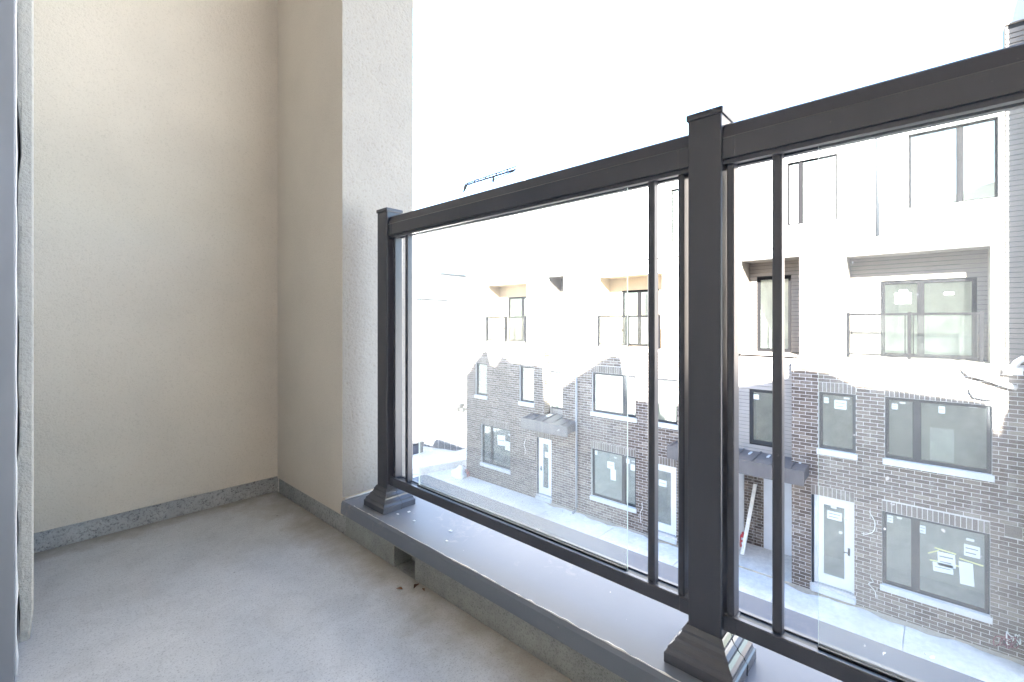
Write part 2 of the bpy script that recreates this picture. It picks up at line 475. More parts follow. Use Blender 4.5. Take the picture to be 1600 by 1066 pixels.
MB().box(-10, 1.147, -20, -3.1, FZ - 0.16, 2.2995).build('upper_wall', M['stucco'], own)
MB().box(-10, 1.10, -20, 10.6, GZ + 0.001, FZ - 0.165).build('lower_wall', M['plain'], own)
MB().box(-10, 1.10, 10.601, 14.4, GZ + 0.001, 1.8).build('added_shade_wing', M['plain'], own)  # unseen low wing added to shade the ground beyond the row
prof = [(-20, 5.5), (-6.30, 5.5), (-6.22, 4.78), (-6.08, 4.75), (-5.99, 5.1), (-5.93, 5.5), (-5.5, 5.52), (-4.4, 5.61), (-3.7, 5.62), (-3.19, 5.89), (-2.5, 5.97), (-1.6, 5.66), (-0.5, 5.4), (-0.2, 4.6),  # narrow notch near the start added to let a sun patch through
        (2.14, 4.62), (2.5, 4.7), (2.75, 6.0), (3.12, 6.01), (3.5, 5.85), (3.77, 5.66), (4.45, 5.24), (5.16, 4.75), (5.7, 4.08), (6.05, 4.12),
        (6.12, 5.45), (7.77, 5.51), (8.3, 5.72), (8.75, 5.25), (9.05, 5.3), (9.25, 5.9), (9.4, 5.9), (9.9, 5.46), (10.45, 4.85), (10.6, 4.8)]
o = MB()
o.prism([(-20, 3.9)] + prof + [(10.6, 3.9)], 0.70, 1.147, 'x')
o.build('parapet', M['stucco'], own)
# curb with its scupper, and the metal cap
SY0, SY1 = 1.172, 1.285
o = MB()
o.box(0.834, 1.147, -3.0, SY0, FZ - 0.05, LZ - 0.006)
o.box(0.834, 1.147, SY1, 1.5995, FZ - 0.05, LZ - 0.006)
o.box(0.834, 1.147, SY0, SY1, FZ + 0.064, LZ - 0.006)
o.box(1.08, 1.147, SY0, SY1, FZ - 0.05, FZ + 0.064)
o.box(0.90, 1.079, SY0 + 0.05, SY1 - 0.0005, FZ - 0.05, FZ + 0.036)
o.box(0.8325, 1.147, -2.95, 1.5995, FZ - 0.163, FZ - 0.051)
o.box(0.8325, 0.8995, SY0, SY1, FZ - 0.0505, FZ - 0.003)
o.build('curb', M['curb'], own)
MB().box(0.905, 1.0785, SY0 + .001, SY0 + 0.0495, FZ - 0.05, FZ + 0.0635).build('drain_shade_block', M['gasket'], own)  # solid black blocks painted as the shade inside the scupper
MB().box(0.90, 1.0785, SY0 + 0.051, SY1 - .001, FZ + 0.0365, FZ + 0.0635).build('drain_shade_block', M['gasket'], own)
o = MB()
o.prism([(0.826, -0.712), (0.8285, -0.675), (0.834, -0.667), (1.080, -0.667), (1.080, -0.676), (0.8335, -0.676), (0.8325, -0.712)], -3.0, 1.626, 'y')
o.build('cap_flashing', M['cap'], own)
MB().prism([(1.081, -0.667), (1.222, -0.6675), (1.226, -0.672), (1.226, -0.76), (1.222, -0.76), (1.222, -0.676), (1.081, -0.676)], -3.0, 1.626, 'y').build('cap_outer_tinted', M['cap_tinted'], own)
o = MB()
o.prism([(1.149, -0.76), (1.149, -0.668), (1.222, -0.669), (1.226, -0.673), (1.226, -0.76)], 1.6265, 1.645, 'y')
o.build('cap_outer_tinted', M['cap_tinted'], own)
o = MB(); pts = []; rad = []
for i in range(150):
    y = 1.55 - 2.6 * i / 149
    pts.append((0.8372 + random.uniform(-0.0012, 0.0016), y, -0.6672)); rad.append(max(0.0002, random.choice((0.0004, 0.001, 0.0014, 0.0018, 0.0022)) * (1.3 if 30 < i < 95 else 0.7)))
o.tube(pts, rad, 6)
o.tube([(0.845 + 0.03 * i, 1.6245 + 0.0012 * math.sin(i * 2.1), -0.6635) for i in range(8)], 0.003, 6)
for i in range(7):
    cx, cy = 0.86 + random.random() * 0.09, 1.05 + random.random() * 0.45
    o.box(cx, cx + 0.004 + random.random() * 0.006, cy, cy + 0.005 + random.random() * 0.008, -0.6672, -0.6655)
o.build('sealant', M['sealant'], own)

# ------------------------------------------------------------------ wall and masonry builders for the row
def wall_shell(name, y0, y1, z0, z1, x, thick, holes, mat, parent):
    """a slab facing -X with real openings: front and back skins, reveals and edges"""
    ys = sorted({y0, y1} | {v for h in holes for v in h[:2] if y0 < v < y1})
    zs = sorted({z0, z1} | {v for h in holes for v in h[2:] if z0 < v < z1})
    o = MB(); xb = x + thick
    def solid(i, j):
        if i < 0 or j < 0 or i >= len(ys) - 1 or j >= len(zs) - 1: return False
        cy, cz = (ys[i] + ys[i + 1]) / 2, (zs[j] + zs[j + 1]) / 2
        return not any(h[0] < cy < h[1] and h[2] < cz < h[3] for h in holes)
    for i in range(len(ys) - 1):
        for j in range(len(zs) - 1):
            if not solid(i, j): continue
            a, b, c, d = ys[i], ys[i + 1], zs[j], zs[j + 1]
            o.quad([(x, a, c), (x, a, d), (x, b, d), (x, b, c)])
            o.quad([(xb, a, c), (xb, b, c), (xb, b, d), (xb, a, d)])
            if not solid(i - 1, j): o.quad([(x, a, c), (xb, a, c), (xb, a, d), (x, a, d)])
            if not solid(i + 1, j): o.quad([(x, b, c), (x, b, d), (xb, b, d), (xb, b, c)])
            if not solid(i, j - 1): o.quad([(x, a, c), (x, b, c), (xb, b, c), (xb, a, c)])
            if not solid(i, j + 1): o.quad([(x, a, d), (xb, a, d), (xb, b, d), (x, b, d)])
    bmesh.ops.remove_doubles(o.bm, verts=o.bm.verts, dist=1e-5)
    return o.build(name, mat, parent)

UNIT = {}
def unit_mesh(kind, mat):
    """1 x 1 x 1 brick with slightly eased arrises, scaled per piece, mesh data shared"""
    key = (kind, mat.name)
    if key not in UNIT:
        b = MB(); b.box(0, 1, 0, 1, 0, 1)
        ob = b.build(kind, mat); UNIT[key] = ob.data
        bpy.data.objects.remove(ob)
    return UNIT[key]

def piece(name, mat, parent, x, y, z, sx, sy, sz):
    o = bpy.data.objects.new(name, unit_mesh(name, mat))
    COL.objects.link(o)
    o.parent = parent
    o.matrix_parent_inverse = Matrix.Translation(-abs_loc(parent))
    o.location = (x, y, z); o.scale = (sx, sy, sz)
    return o

BL, BH, J = 0.2545, 0.077, 0.012
def lay_bricks(y0, y1, z0, z1, holes, seed=0, phase=0.0):
    """running bond clipped round the openings -> list of (y0,y1,z0,z1)"""
    rnd = random.Random(seed); out = []
    n = int((z1 - z0) / (BH + J))
    for c in range(n):
        za = z0 + c * (BH + J) + J * 0.5; zb = za + BH
        segs = [(y0, y1, za, zb)]
        for h in holes:
            if zb > h[2] + 0.003 and za < h[3] - 0.003:
                nxt = []
                for a, b, p, q in segs:
                    if h[1] <= a or h[0] >= b or h[3] <= p or h[2] >= q: nxt.append((a, b, p, q)); continue
                    if h[0] > a: nxt.append((a, h[0], p, q))
                    if h[1] < b: nxt.append((h[1], b, p, q))
                    m, n2 = max(a, h[0]), min(b, h[1])
                    if h[2] - p > 0.02: nxt.append((m, n2, p, h[2] - 0.006))
                    if q - h[3] > 0.02: nxt.append((m, n2, h[3] + 0.004, q))
                segs = nxt
        off = phase + (0.5 * (BL + J) if c % 2 else 0) + rnd.uniform(-0.008, 0.008)
        for a, b, zlo, zhi in segs:
            k = math.floor((a - off) / (BL + J))
            while True:
                p = off + k * (BL + J); q = p + BL; k += 1
                if p >= b: break
                p2, q2 = max(p, a + 0.001), min(q, b - 0.001)
                if q2 - p2 > 0.010: out.append((p2, q2, zlo, zhi))
    return out

def masonry(parent, x, bricks, soldiers, n_single, key):
    """the n_single pieces that show largest become objects, the rest one mesh"""
    bricks = sorted(bricks, key=key)
    ns = min(len(soldiers), n_single // 3)
    nb = n_single - ns
    rnd = random.Random(3)
    for (a, b, c, d) in bricks[:nb]:
        px = rnd.uniform(0.002, 0.005)
        piece('brick', M['brick'], parent, x - px, a, c, 0.06, b - a, d - c)
    for (a, b, c, d) in soldiers[:ns]:
        px = rnd.uniform(0.003, 0.006)
        piece('soldier_brick', M['soldier'], parent, x - px, a, c, 0.06, b - a, d - c)
    if bricks[nb:]:
        o = MB()
        for (a, b, c, d) in bricks[nb:]: o.box(x - rnd.uniform(0.002, 0.005), x + 0.04, a, b, c, d)
        struct(o.build('brickwork', M['brick'], parent), 'stuff')
    if soldiers[ns:]:
        o = MB()
        for (a, b, c, d) in soldiers[ns:]: o.box(x - rnd.uniform(0.003, 0.006), x + 0.04, a, b, c, d)
        struct(o.build('soldier_course', M['soldier'], parent), 'stuff')

def soldier_row(h, height=0.245, ext=0.0):
    y0, y1, zt = h[0] - ext, h[1] + ext, h[3]
    n = max(1, round((y1 - y0) / 0.089)); w = (y1 - y0) / n
    return [(y0 + i * w + 0.006, y0 + (i + 1) * w - 0.006, zt + 0.008, zt + height - 0.002) for i in range(n)]

def sticker(win, x, y0, y1, z0, z1, lines=0, tilt=0.0):
    o = MB()
    def q(ya, yb, za, zb, xx, mi):
        cy, cz = (y0 + y1) / 2, (z0 + z1) / 2
        P = []
        for yy, zz in ((ya, za), (yb, za), (yb, zb), (ya, zb)):
            dy, dz = yy - cy, zz - cz
            P.append((cy + dy * math.cos(tilt) - dz * math.sin(tilt), cz + dy * math.sin(tilt) + dz * math.cos(tilt)))
        o.prism(P, xx - 0.0015, xx + 0.001, 'x', mi)
    q(y0, y1, z0, z1, x, 0)
    for i in range(lines):
        zc = z1 - (z1 - z0) * (i + 0.8) / (lines + 0.6)
        hh = (z1 - z0) * 0.045
        w = (y1 - y0)
        q(y0 + w * (0.12 + 0.12 * (i % 2)), y1 - w * 0.10, zc - hh, zc + hh, x - 0.0022, 1)
    return o.build('sticker', [M['paper'], M['ink']], win)

def make_window(parent, h, x=FX, mull=None, fw=0.06, sill=True, depth=0.075, stickers=(), frame='frame', room=1.6, name='window', roomcol='drywall', mw=0.058, pane='pane'):
    """charcoal frame set back in its opening, panes, sill, room behind"""
    y0, y1, z0, z1 = h; xf = x + depth
    o = MB()
    for a, b, c, d in ((y0 + .004, y0 + fw, z0 + .004, z1 - .004), (y1 - fw, y1 - .004, z0 + .004, z1 - .004)):
        o.box(xf, xf + 0.07, a, b, c, d)
    o.box(xf + .001, xf + 0.069, y0 + fw, y1 - fw, z1 - fw, z1 - .004); o.box(xf + .001, xf + 0.069, y0 + fw, y1 - fw, z0 + .004, z0 + fw)
    panes = []
    if mull:
        o.box(xf - 0.006, xf + 0.066, mull - mw, mull + mw, z0 + fw, z1 - fw)
        panes = [(y0 + fw, mull - mw), (mull + mw, y1 - fw)]
    else: panes = [(y0 + fw, y1 - fw)]
    for a, b in panes:        # thin inner bead that catches the light
        for p, q, r, s in ((a, a + .016, z0 + fw, z1 - fw), (b - .016, b, z0 + fw, z1 - fw), (a + .016, b - .016, z0 + fw, z0 + fw + .016), (a + .016, b - .016, z1 - fw - .016, z1 - fw)):
            o.box(xf + 0.018, xf + 0.05, p, q, r, s)
    w = o.build(name, M[frame], parent)
    for a, b in panes:
        MB().box(xf + 0.03, xf + 0.038, a, b, z0 + fw, z1 - fw).build('pane', M[pane], w)
    if sill:
        MB().box(x - 0.055, x + 0.075, y0 - 0.035, y1 + 0.035, z0 - 0.135, z0 + 0.0035, 0, 0.004).build('sill', M['sill'], w)
    o = MB(); xr0, xr1 = xf + 0.072, xf + room
    m = 0.25
    o.quad([(xr1, y0 - m, z0 - m), (xr1, y1 + m, z0 - m), (xr1, y1 + m, z1 + m), (xr1, y0 - m, z1 + m)])
    o.quad([(x + 0.251, y0 - m, z0 - m), (xr1, y0 - m, z0 - m), (xr1, y0 - m, z1 + m), (x + 0.251, y0 - m, z1 + m)])
    o.quad([(x + 0.251, y1 + m, z0 - m), (xr1, y1 + m, z0 - m), (xr1, y1 + m, z1 + m), (x + 0.251, y1 + m, z1 + m)])
    o.quad([(x + 0.251, y0 - m, z0 - m), (xr1, y0 - m, z0 - m), (xr1, y1 + m, z0 - m), (x + 0.251, y1 + m, z0 - m)])
    o.quad([(x + 0.251, y0 - m, z1 + m), (xr1, y0 - m, z1 + m), (xr1, y1 + m, z1 + m), (x + 0.251, y1 + m, z1 + m)])
    o.build('interior', M[roomcol], w)
    for st in stickers:
        a, b, c, d = st[:4]
        W, H = y1 - y0, z1 - z0       # fractions measured from the photo's left (high y) and top
        sticker(w, xf + 0.0275, y1 - W * b, y1 - W * a, z1 - H * d, z1 - H * c, st[4] if len(st) > 4 else 0, st[5] if len(st) > 5 else 0)
    return w

def make_door(parent, h, x=FX, stickers=(), handle_right=True):
    """white door with one tall light, white frame, threshold and stone step"""
    y0, y1, z0, z1 = h; xf = x + 0.07; yo = y1; y1 = y1 - 0.05
    o = MB()
    o.box(xf, xf + 0.09, y0 + .004, y0 + .055, z0, z1 - .004); o.box(xf, xf + 0.09, y1 - .055, y1 - .004, z0, z1 - .004)
    o.box(xf + .001, xf + 0.089, y0 + .055, y1 - .055, z1 - .055, z1 - .004)
    a, b, c, d = y0 + .058, y1 - .058, z0 + 0.03, z1 - .058
    s = 0.13
    o.box(xf + .02, xf + .065, a, a + s, c, d); o.box(xf + .02, xf + .065, b - s, b, c, d)
    o.box(xf + .021, xf + .064, a + s, b - s, d - 0.14, d); o.box(xf + .021, xf + .064, a + s, b - s, c, c + 0.24)
    for p, q, r, t2 in ((a + s, a + s + .02, c + .24, d - .14), (b - s - .02, b - s, c + .24, d - .14), (a + s + .02, b - s - .02, c + .24, c + .26), (a + s + .02, b - s - .02, d - .16, d - .14)):
        o.box(xf + .012, xf + .06, p, q, r, t2)
    w = o.build('door', M['white_paint'], parent)
    MB().box(xf + .04, xf + .048, a + s + .02, b - s - .02, c + .26, d - .16).build('pane', M['pane'], w)
    MB().box(x + .03, xf + 0.09, y1 + .001, yo - .004, z0 - .05, z1 - .004).build('jamb_trim', M['frame'], w)
    MB().box(xf - 0.03, xf + 0.09, y0 + .006, y1 - .006, z0 - 0.055, z0 + 0.026).build('threshold', M['pipe'], w)
    MB().box(x - 0.10, x + 0.039, y0 - 0.03, y1 + 0.03, z0 - 0.17, z0 - 0.057, 0, .004).build('sill', M['sill'], w)
    hy = a + 0.06 if handle_right else b - 0.06
    o = MB(); o.box(xf + .004, xf + .0199, hy - .022, hy + .022, z0 + .92, z0 + 1.10)
    o.tube([(xf + .004, hy, z0 + 1.0), (xf - .045, hy, z0 + 1.0), (xf - .05, hy + (0.10 if handle_right else -0.10), z0 + 1.0)], 0.011, 6)
    o.build('handle', M['frame'], w)
    o = MB(); m = .3; xr0, xr1 = x + .251, x + 1.9
    for P in ([(xr1, y0 - m, z0), (xr1, y1 + m, z0), (xr1, y1 + m, z1 + m), (xr1, y0 - m, z1 + m)],
              [(xr0, y0 - m, z0), (xr1, y0 - m, z0), (xr1, y0 - m, z1 + m), (xr0, y0 - m, z1 + m)],
              [(xr0, y1 + m, z0), (xr1, y1 + m, z0), (xr1, y1 + m, z1 + m), (xr0, y1 + m, z1 + m)],
              [(xr0, y0 - m, z0 + .001), (xr1, y0 - m, z0 + .001), (xr1, y1 + m, z0 + .001), (xr0, y1 + m, z0 + .001)],
              [(xr0, y0 - m, z1 + m), (xr1, y0 - m, z1 + m), (xr1, y1 + m, z1 + m), (xr0, y1 + m, z1 + m)]): o.quad(P)
    o.build('interior', M['drywall'], w)
    W, H = y1 - y0, z1 - z0
    for st in stickers:
        p, q, r, t2 = st[:4]
        sticker(w, xf + 0.0375, y1 - W * q, y1 - W * p, z1 - H * t2, z1 - H * r, st[4] if len(st) > 4 else 0)
    return w

LAP = 0.105
def siding(parent, x, y0, y1, z0, z1, holes=(), mat='siding'):
    """lap boards, one object each, lower edge proud; cut round openings"""
    n = int(round((z1 - z0) / LAP))
    key = 'lap ' + mat
    if key not in UNIT:
        b = MB(); b.prism([(0.0, 0.0), (-0.024, 0.0), (-0.010, 0.90), (0.0, 0.90)], 0, 1, 'y')
        ob = b.build('siding_board', M[mat]); UNIT[key] = ob.data; bpy.data.objects.remove(ob)
    for i in range(n):
        za = z0 + i * LAP; segs = [(y0, y1)]
        for h in holes:
            if za + LAP * 0.6 > h[2] and za + LAP * 0.4 < h[3]:
                nx = []
                for a, b in segs:
                    if h[1] <= a or h[0] >= b: nx.append((a, b)); continue
                    if h[0] > a: nx.append((a, h[0]))
                    if h[1] < b: nx.append((h[1], b))
                segs = nx
        for a, b in segs:
            if b - a < 0.03: continue
            o = bpy.data.objects.new('siding_board', UNIT[key]); COL.objects.link(o)
            o.parent = parent; o.matrix_parent_inverse = Matrix.Translation(-abs_loc(parent))
            o.location = (x, a, za); o.scale = (1, b - a, LAP)

def balcony_guard(parent, y0, y1, ym, x=FX + 0.02, z0=-0.88, z1=0.19):
    """far balcony guard: posts, rails and glass as one part with its pieces"""
    o = MB()
    o.box(x, x + 0.05, y0, y1, z1 - 0.05, z1); o.box(x + .005, x + 0.045, y0, y1, z0 + 0.06, z0 + 0.095)
    g = o.build('guard_rail', M['frame_sun_dark'], parent)
    for y in (y0, ym, y1):
        MB().box(x - 0.005, x + 0.055, y - 0.032, y + 0.032, z0, z1 + 0.02).build('post', M['frame_sun_dark'], g)
    for a, b in ((y0, ym), (ym, y1)):
        MB().box(x + 0.021, x + 0.027, a + 0.10, b - 0.10, z0 + 0.07, z1 - 0.03).build('glass_panel', M['glass'], g)
        for yy in (a + 0.075, b - 0.075):
            MB().box(x + 0.015, x + 0.033, yy - 0.009, yy + 0.009, z0 + 0.095, z1 - 0.05).build('picket', M['frame_sun_dark'], g)
    return g

def sliding_door(parent, y0, y1, z0, z1, x, mid, stickers=(), frame='frame_sun_dark'):
    w = make_window(parent, (y0, y1, z0, z1), x, mid, 0.07, False, 0.02, stickers, frame, 4.0, 'sliding_door', mw=.05, pane='pane_sun')
    return w

def alcove(parent, y0, y1, z0, z1, d, mat, door=None, t=0.12):
    """recess for a balcony: jambs, soffit, floor and back wall"""
    o = MB(); xa, xb = FX + 0.25, FX + d
    o.box(xa, xb, y0 - t, y0, z0, z1); o.box(xa, xb, y1, y1 + t, z0, z1)
    o.box(xa, xb + .2, y0 - t, y1 + t, z1, z1 + t); o.box(xa, xb + .2, y0 - t, y1 + t, z0 - t, z0)
    o.build('balcony_recess', M[mat], parent)
    wall_shell('recess_wall', y0 - t, y1 + t, z0 + .001, z1 - .001, xb, 0.15, [door] if door else [], M['lap_shade' if mat == 'siding' else mat], parent)

GRP = 'townhouses in the row across the lane'
# ------------------------------------------------------------------ nearest townhouse
A = thing('townhouse', 'nearest brick townhouse across the lane, its white glazed door right of the thick railing post', 'townhouse', (FX, 0.8, GZ), GRP)
dA = (1.50, 2.40, -6.74, -4.455); w1 = (-0.815, 0.97, -6.235, -4.495); w2a = (1.47, 2.24, -3.255, -1.80); w2b = (-0.845, 0.92, -3.245, -1.785)
holesA = [dA, w1, w2a, w2b]
wall_shell('mortar_wall', -1.31, 2.84, GZ, -0.99, FX, 0.25, holesA, M['mortar'], A)
sold = soldier_row(w1) + soldier_row(dA) + soldier_row(w2b) + soldier_row(w2a)
blk = (-1.28, -1.02, -4.47, -4.22)
cut = holesA + [(h[0], h[1], h[3], h[3] + 0.25) for h in holesA] + [(h[0] - .035, h[1] + .035, h[2] - .135, h[2]) for h in (w1, w2a, w2b)] + [(dA[0] - .03, dA[1] + .03, dA[2] - .2, dA[2]), blk]
masonry(A, FX, lay_bricks(-1.308, 2.84, GZ + .02, -1.0, cut, 1), sold, 300, lambda r: r[1] - 0.35 * r[2] if False else (r[0] + 0.15 * (r[2] + 7)))
MB().box(FX - .011, FX + .05, blk[0] + .004, blk[1] - .004, blk[2] + .008, blk[3] - .004).build('utility_block', M['soldier'], A)
make_door(A, dA, FX, [(.33, .69, .16, .25, 2), (.42, .56, .10, .125), (.62, .70, .36, .385)], True)
make_window(A, w1, FX, 0.375, stickers=[(.05, .11, .06, .155, 2), (.15, .20, .055, .08), (.375, .43, .10, .20, 2), (.78, .92, .21, .355, 2), (.80, .87, .13, .16),
            (.545, .705, .385, .56, 2, -.04), (.50, .685, .53, .645, 1, -.06), (.74, .865, .44, .72, 0, -.05)])
make_window(A, w2a, FX, None, stickers=[(.13, .26, .10, .20, 1), (.42, .74, .13, .28, 2), (.67, .82, .07, .10)])
wA = make_window(A, w2b, FX, 0.35, stickers=[(.07, .13, .11, .20, 2), (.15, .21, .07, .095), (.53, .59, .08, .19, 1), (.80, .88, .02, .06)])
MB().box(FX + .22, FX + .232, 0.13, -0.27, -3.16, -2.42).build('drywall_sheet', M['white_steel'], wA)
# tape round the notices in the lower window, scratch line on the pane
tp = MB()
for ya, za, yb, zb in ((0.16, -5.28, -0.02, -5.16), (0.05, -5.12, -0.30, -5.15), (-0.35, -5.22, -0.72, -5.26), (0.13, -5.42, -0.37, -5.40)):
    tp.prism([(ya, za), (yb, zb), (yb, zb + .03), (ya, za + .03)], FX + .1035, FX + .1043, 'x')
tp.build('tape', M['tape'], A)
# upper storeys
balA = (-0.83, 1.68, -0.90, 1.615); l4 = (-0.94, 0.50, 2.59, 4.32); gapA = (2.66, 4.14, -0.90, 1.72)
wall_shell('upper_wall', -1.02, 4.2, -0.90, 5.55, FX, 0.25, [balA, l4, gapA], M['white_stucco'], A)
MB().box(FX - .045, FX + .24, -1.309, 2.70, -0.985, -0.905).build('stone_band', M['sill'], A)
MB().box(FX - .03, FX + .27, -1.02, 4.2, 5.551, 5.60).build('parapet_cap', M['pipe'], A)
wall_shell('siding_backing', -1.31, -1.021, -0.90, 6.13, FX, 0.25, [], M['lap_shade'], A)
siding(A, FX - .001, -1.31, -1.045, -0.88, 6.10)
MB().box(FX - .03, FX + .27, -1.33, -1.03, 6.131, 6.165, 0, .01).build('parapet_cap', M['siding'], A)
sdA = (-0.66, 1.06, -0.88, 1.00)
alcove(A, *balA, 0.9, 'siding', sdA)
siding(A, FX + .899, balA[0] + .002, balA[1] - .002, -0.88, 1.60, [sdA])
sliding_door(A, *sdA, FX + .9, 0.30, [(.16, .34, .16, .30, 0), (.21, .30, .12, .16, 0), (.68, .78, .17, .20)])
balcony_guard(A, -0.69, 1.63, 0.48)
make_window(A, l4, FX, -0.36, 0.034, False, 0.12, frame='frame_sun_dark', room=4.0, mw=.04, pane='pane_sun')
# stair bay between the two houses: porch, sided wall, recessed balcony, projecting box above
wg = (3.20, 3.97, -3.48, -1.94)
wall_shell('bay_wall', 2.70, 4.20, -4.0, -0.95, FX + .37, 0.2, [wg], M['lap_shade'], A)
siding(A, FX + .369, 2.845, 4.199, -3.72, -0.96, [wg], 'siding_beige')
make_window(A, wg, FX + .37, None, 0.07, False, 0.02, [(.12, .30, .10, .19)])
sdg = (3.05, 3.94, -0.88, 1.30)
alcove(A, *gapA, 1.0, 'siding', sdg, 0.055)
siding(A, FX + .999, gapA[0] + .002, gapA[1] - .002, -0.88, 1.70, [sdg])
sliding_door(A, *sdg, FX + 1.0, 3.30)
wb = (1.83, 2.93, 2.52, 4.18)
wall_shell('box_wall', 1.10, 4.20, 2.02, 5.50, FX - .10, 0.08, [wb], M['white_stucco'], A)
make_window(A, wb, FX - .10, 2.63, 0.034, False, 0.06, frame='frame_sun_dark', room=4.0, mw=.04, pane='pane_sun')
o = MB(); o.tube([(FX - .07, 1.045, 5.5), (FX - .07, 1.045, 2.02)], 0.045, 8); o.build('downspout', M['frame'], A)
MB().box(FX - .095, FX - .01, 1.11, 4.20, 1.985, 2.018).build('box_soffit', M['pipe'], A)
# porch
pd = (2.92, 3.93, GZ + .02, -4.30)
wall_shell('porch_wall', 2.70, 4.215, GZ, -4.02, FX + 1.7, 0.2, [pd], M['mortar'], A)
masonry(A, FX + 1.7, lay_bricks(3.94, 4.21, GZ + .02, -4.1, [], 5), [], 0, lambda r: r[0])
MB().box(FX + 1.69, FX + 1.75, pd[0] + .003, pd[1] - .003, pd[2], pd[3] - .003).build('porch_door', M['pale_door'], A)
o = MB(); o.box(FX + 1.665, FX + 1.689, 2.96, 3.0, -6.05, -5.9); o.build('handle', M['frame'], A)
MB().box(FX + .251, FX + 1.69, 2.72, 2.84, GZ, -4.03).build('porch_side', M['mortar'], A)
MB().box(FX + .02, FX + 1.69, 2.845, 4.2, -4.025, -4.0).build('porch_ceiling', M['canopy'], A)
o = MB()
o.prism([(13.40, -4.13), (13.40, -3.755), (14.36, -3.70), (14.36, -3.99), (13.45, -4.02)], 2.45, 4.199, 'y')
can = o.build('canopy', M['canopy'], A)
for y in (2.75, 3.2, 3.65, 4.1):
    MB().prism([(13.41, -3.755), (13.41, -3.725), (14.35, -3.67), (14.35, -3.70)], y, y + .02, 'y').build('seam', M['canopy'], can)
for y in (2.62, 3.38, 3.84):
    MB().prism([(13.95, -3.72), (14.2, -3.705), (14.2, -3.69), (13.95, -3.69)], y, y + .05, 'y').build('roof_clip', M['sill'], can)
# white downspout elbow over the window, down the wall corner
o = MB(); o.tube([(13.97, -0.42, -0.96), (13.94, -0.425, -1.03), (13.90, -0.50, -1.13), (13.90, -0.75, -1.20), (13.90, -1.02, -1.31), (13.92, -1.19, -1.37)], 0.052, 10)
o.build('downspout', M['white_pipe'], A)
o = MB(); o.tube([(13.93, -1.33, -0.80), (13.90, -1.27, -0.76), (13.90, -1.20, -0.83), (13.92, -1.15, -0.93)], 0.06, 10)
o.box(13.88, 13.985, -1.27, -1.0, -1.10, -0.95)
o.build('rain_head', M['white_pipe'], A)
o = MB(); o.tube([(13.98, -0.50, -1.46), (13.95, -0.505, -1.53), (13.95, -0.56, -1.63), (13.95, -0.72, -1.665), (13.97, -0.82, -1.665)], 0.016, 6)
o.build('wire_stub', M['frame'], A)

# ------------------------------------------------------------------ middle townhouse
B = thing('townhouse', 'middle brick townhouse of the row, seen through the wide glass panel', 'townhouse', (FX, 7.6, GZ), GRP)
dB = (5.97, 6.88, -6.74, -4.56); b1 = (7.34, 9.07, -6.21, -4.51); b2 = (7.33, 9.04, -3.22, -1.81); b3 = (5.94, 6.70, -3.235, -1.815)
holesB = [dB, b1, b2, b3]
wall_shell('mortar_wall', 5.56, 9.70, GZ, -0.99, FX, 0.25, holesB, M['mortar'], B)
soldB = soldier_row(b1) + soldier_row(dB) + soldier_row(b2) + soldier_row(b3)
cut = holesB + [(h[0], h[1], h[3], h[3] + 0.25) for h in holesB] + [(h[0] - .035, h[1] + .035, h[2] - .135, h[2]) for h in (b1, b2, b3)] + [(dB[0] - .03, dB[1] + .03, dB[2] - .2, dB[2])]
masonry(B, FX, lay_bricks(5.56, 9.70, GZ + .02, -1.0, cut, 2, 0.05), soldB, 300, lambda r: r[0])
make_door(B, dB, FX, [(.28, .58, .24, .33, 1)], False)
make_window(B, b1, FX, 7.83, stickers=[(.05, .11, .06, .145), (.50, .55, .10, .13), (.34, .50, .22, .36, 1), (.42, .54, .36, .58), (.75, .84, .08, .17), (.86, .99, .17, .29), (.88, .96, .10, .12)])
make_window(B, b2, FX, 7.80)
make_window(B, b3, FX, None)
balB = (6.42, 8.85, -0.90, 1.55); gapB = (4.26, 5.74, -0.90, 1.72); gapC = (10.28, 11.15, -0.9, 1.72)
wall_shell('upper_wall', 4.2015, 9.70, -0.90, 5.55, FX, 0.25, [balB, gapB], M['white_stucco'], B)
MB().box(FX - .045, FX + .24, 5.70, 9.70, -0.985, -0.905).build('stone_band', M['sill'], B)
MB().box(FX - .03, FX + .27, 4.2015, 9.70, 5.551, 5.60).build('parapet_cap', M['pipe'], B)
sdB = (6.95, 8.36, -0.88, 1.10)
alcove(B, *balB, 0.9, 'cream', sdB)
sliding_door(B, *sdB, FX + .9, 7.70)
balcony_guard(B, 6.55, 8.80, 7.66)
alcove(B, *gapB, 1.0, 'siding', None, 0.055)
wbB = (5.30, 6.12, 2.45, 4.10)
wall_shell('box_wall', 4.2015, 7.10, 2.02, 5.50, FX - .10, 0.08, [wbB], M['white_stucco'], B)
make_window(B, wbB, FX - .10, None, 0.034, False, 0.06, frame='frame_sun_dark', room=4.0, pane='pane_sun')
wall_shell('bay_wall', 4.2015, 5.70, -4.0, -0.95, FX + .37, 0.2, [], M['lap_shade'], B)
siding(B, FX + .369, 4.202, 5.555, -3.72, -0.96, [], 'siding_beige')
wall_shell('porch_wall', 4.216, 5.70, GZ, -4.02, FX + 1.7, 0.2, [(4.50, 5.45, GZ + .02, -4.3)], M['mortar'], B)
masonry(B, FX + 1.7, lay_bricks(4.217, 4.49, GZ + .02, -4.1, [], 6), [], 0, lambda r: r[0])
MB().box(FX + 1.68, FX + 1.75, 4.503, 5.447, GZ + .02, -4.303).build('porch_door', M['white_paint'], B)
MB().box(FX + .251, FX + 1.69, 5.56, 5.68, GZ, -4.03).build('porch_side', M['mortar'], B)
MB().box(FX + .02, FX + 1.69, 4.2005, 5.555, -4.025, -4.0).build('porch_ceiling', M['canopy'], B)
o = MB()
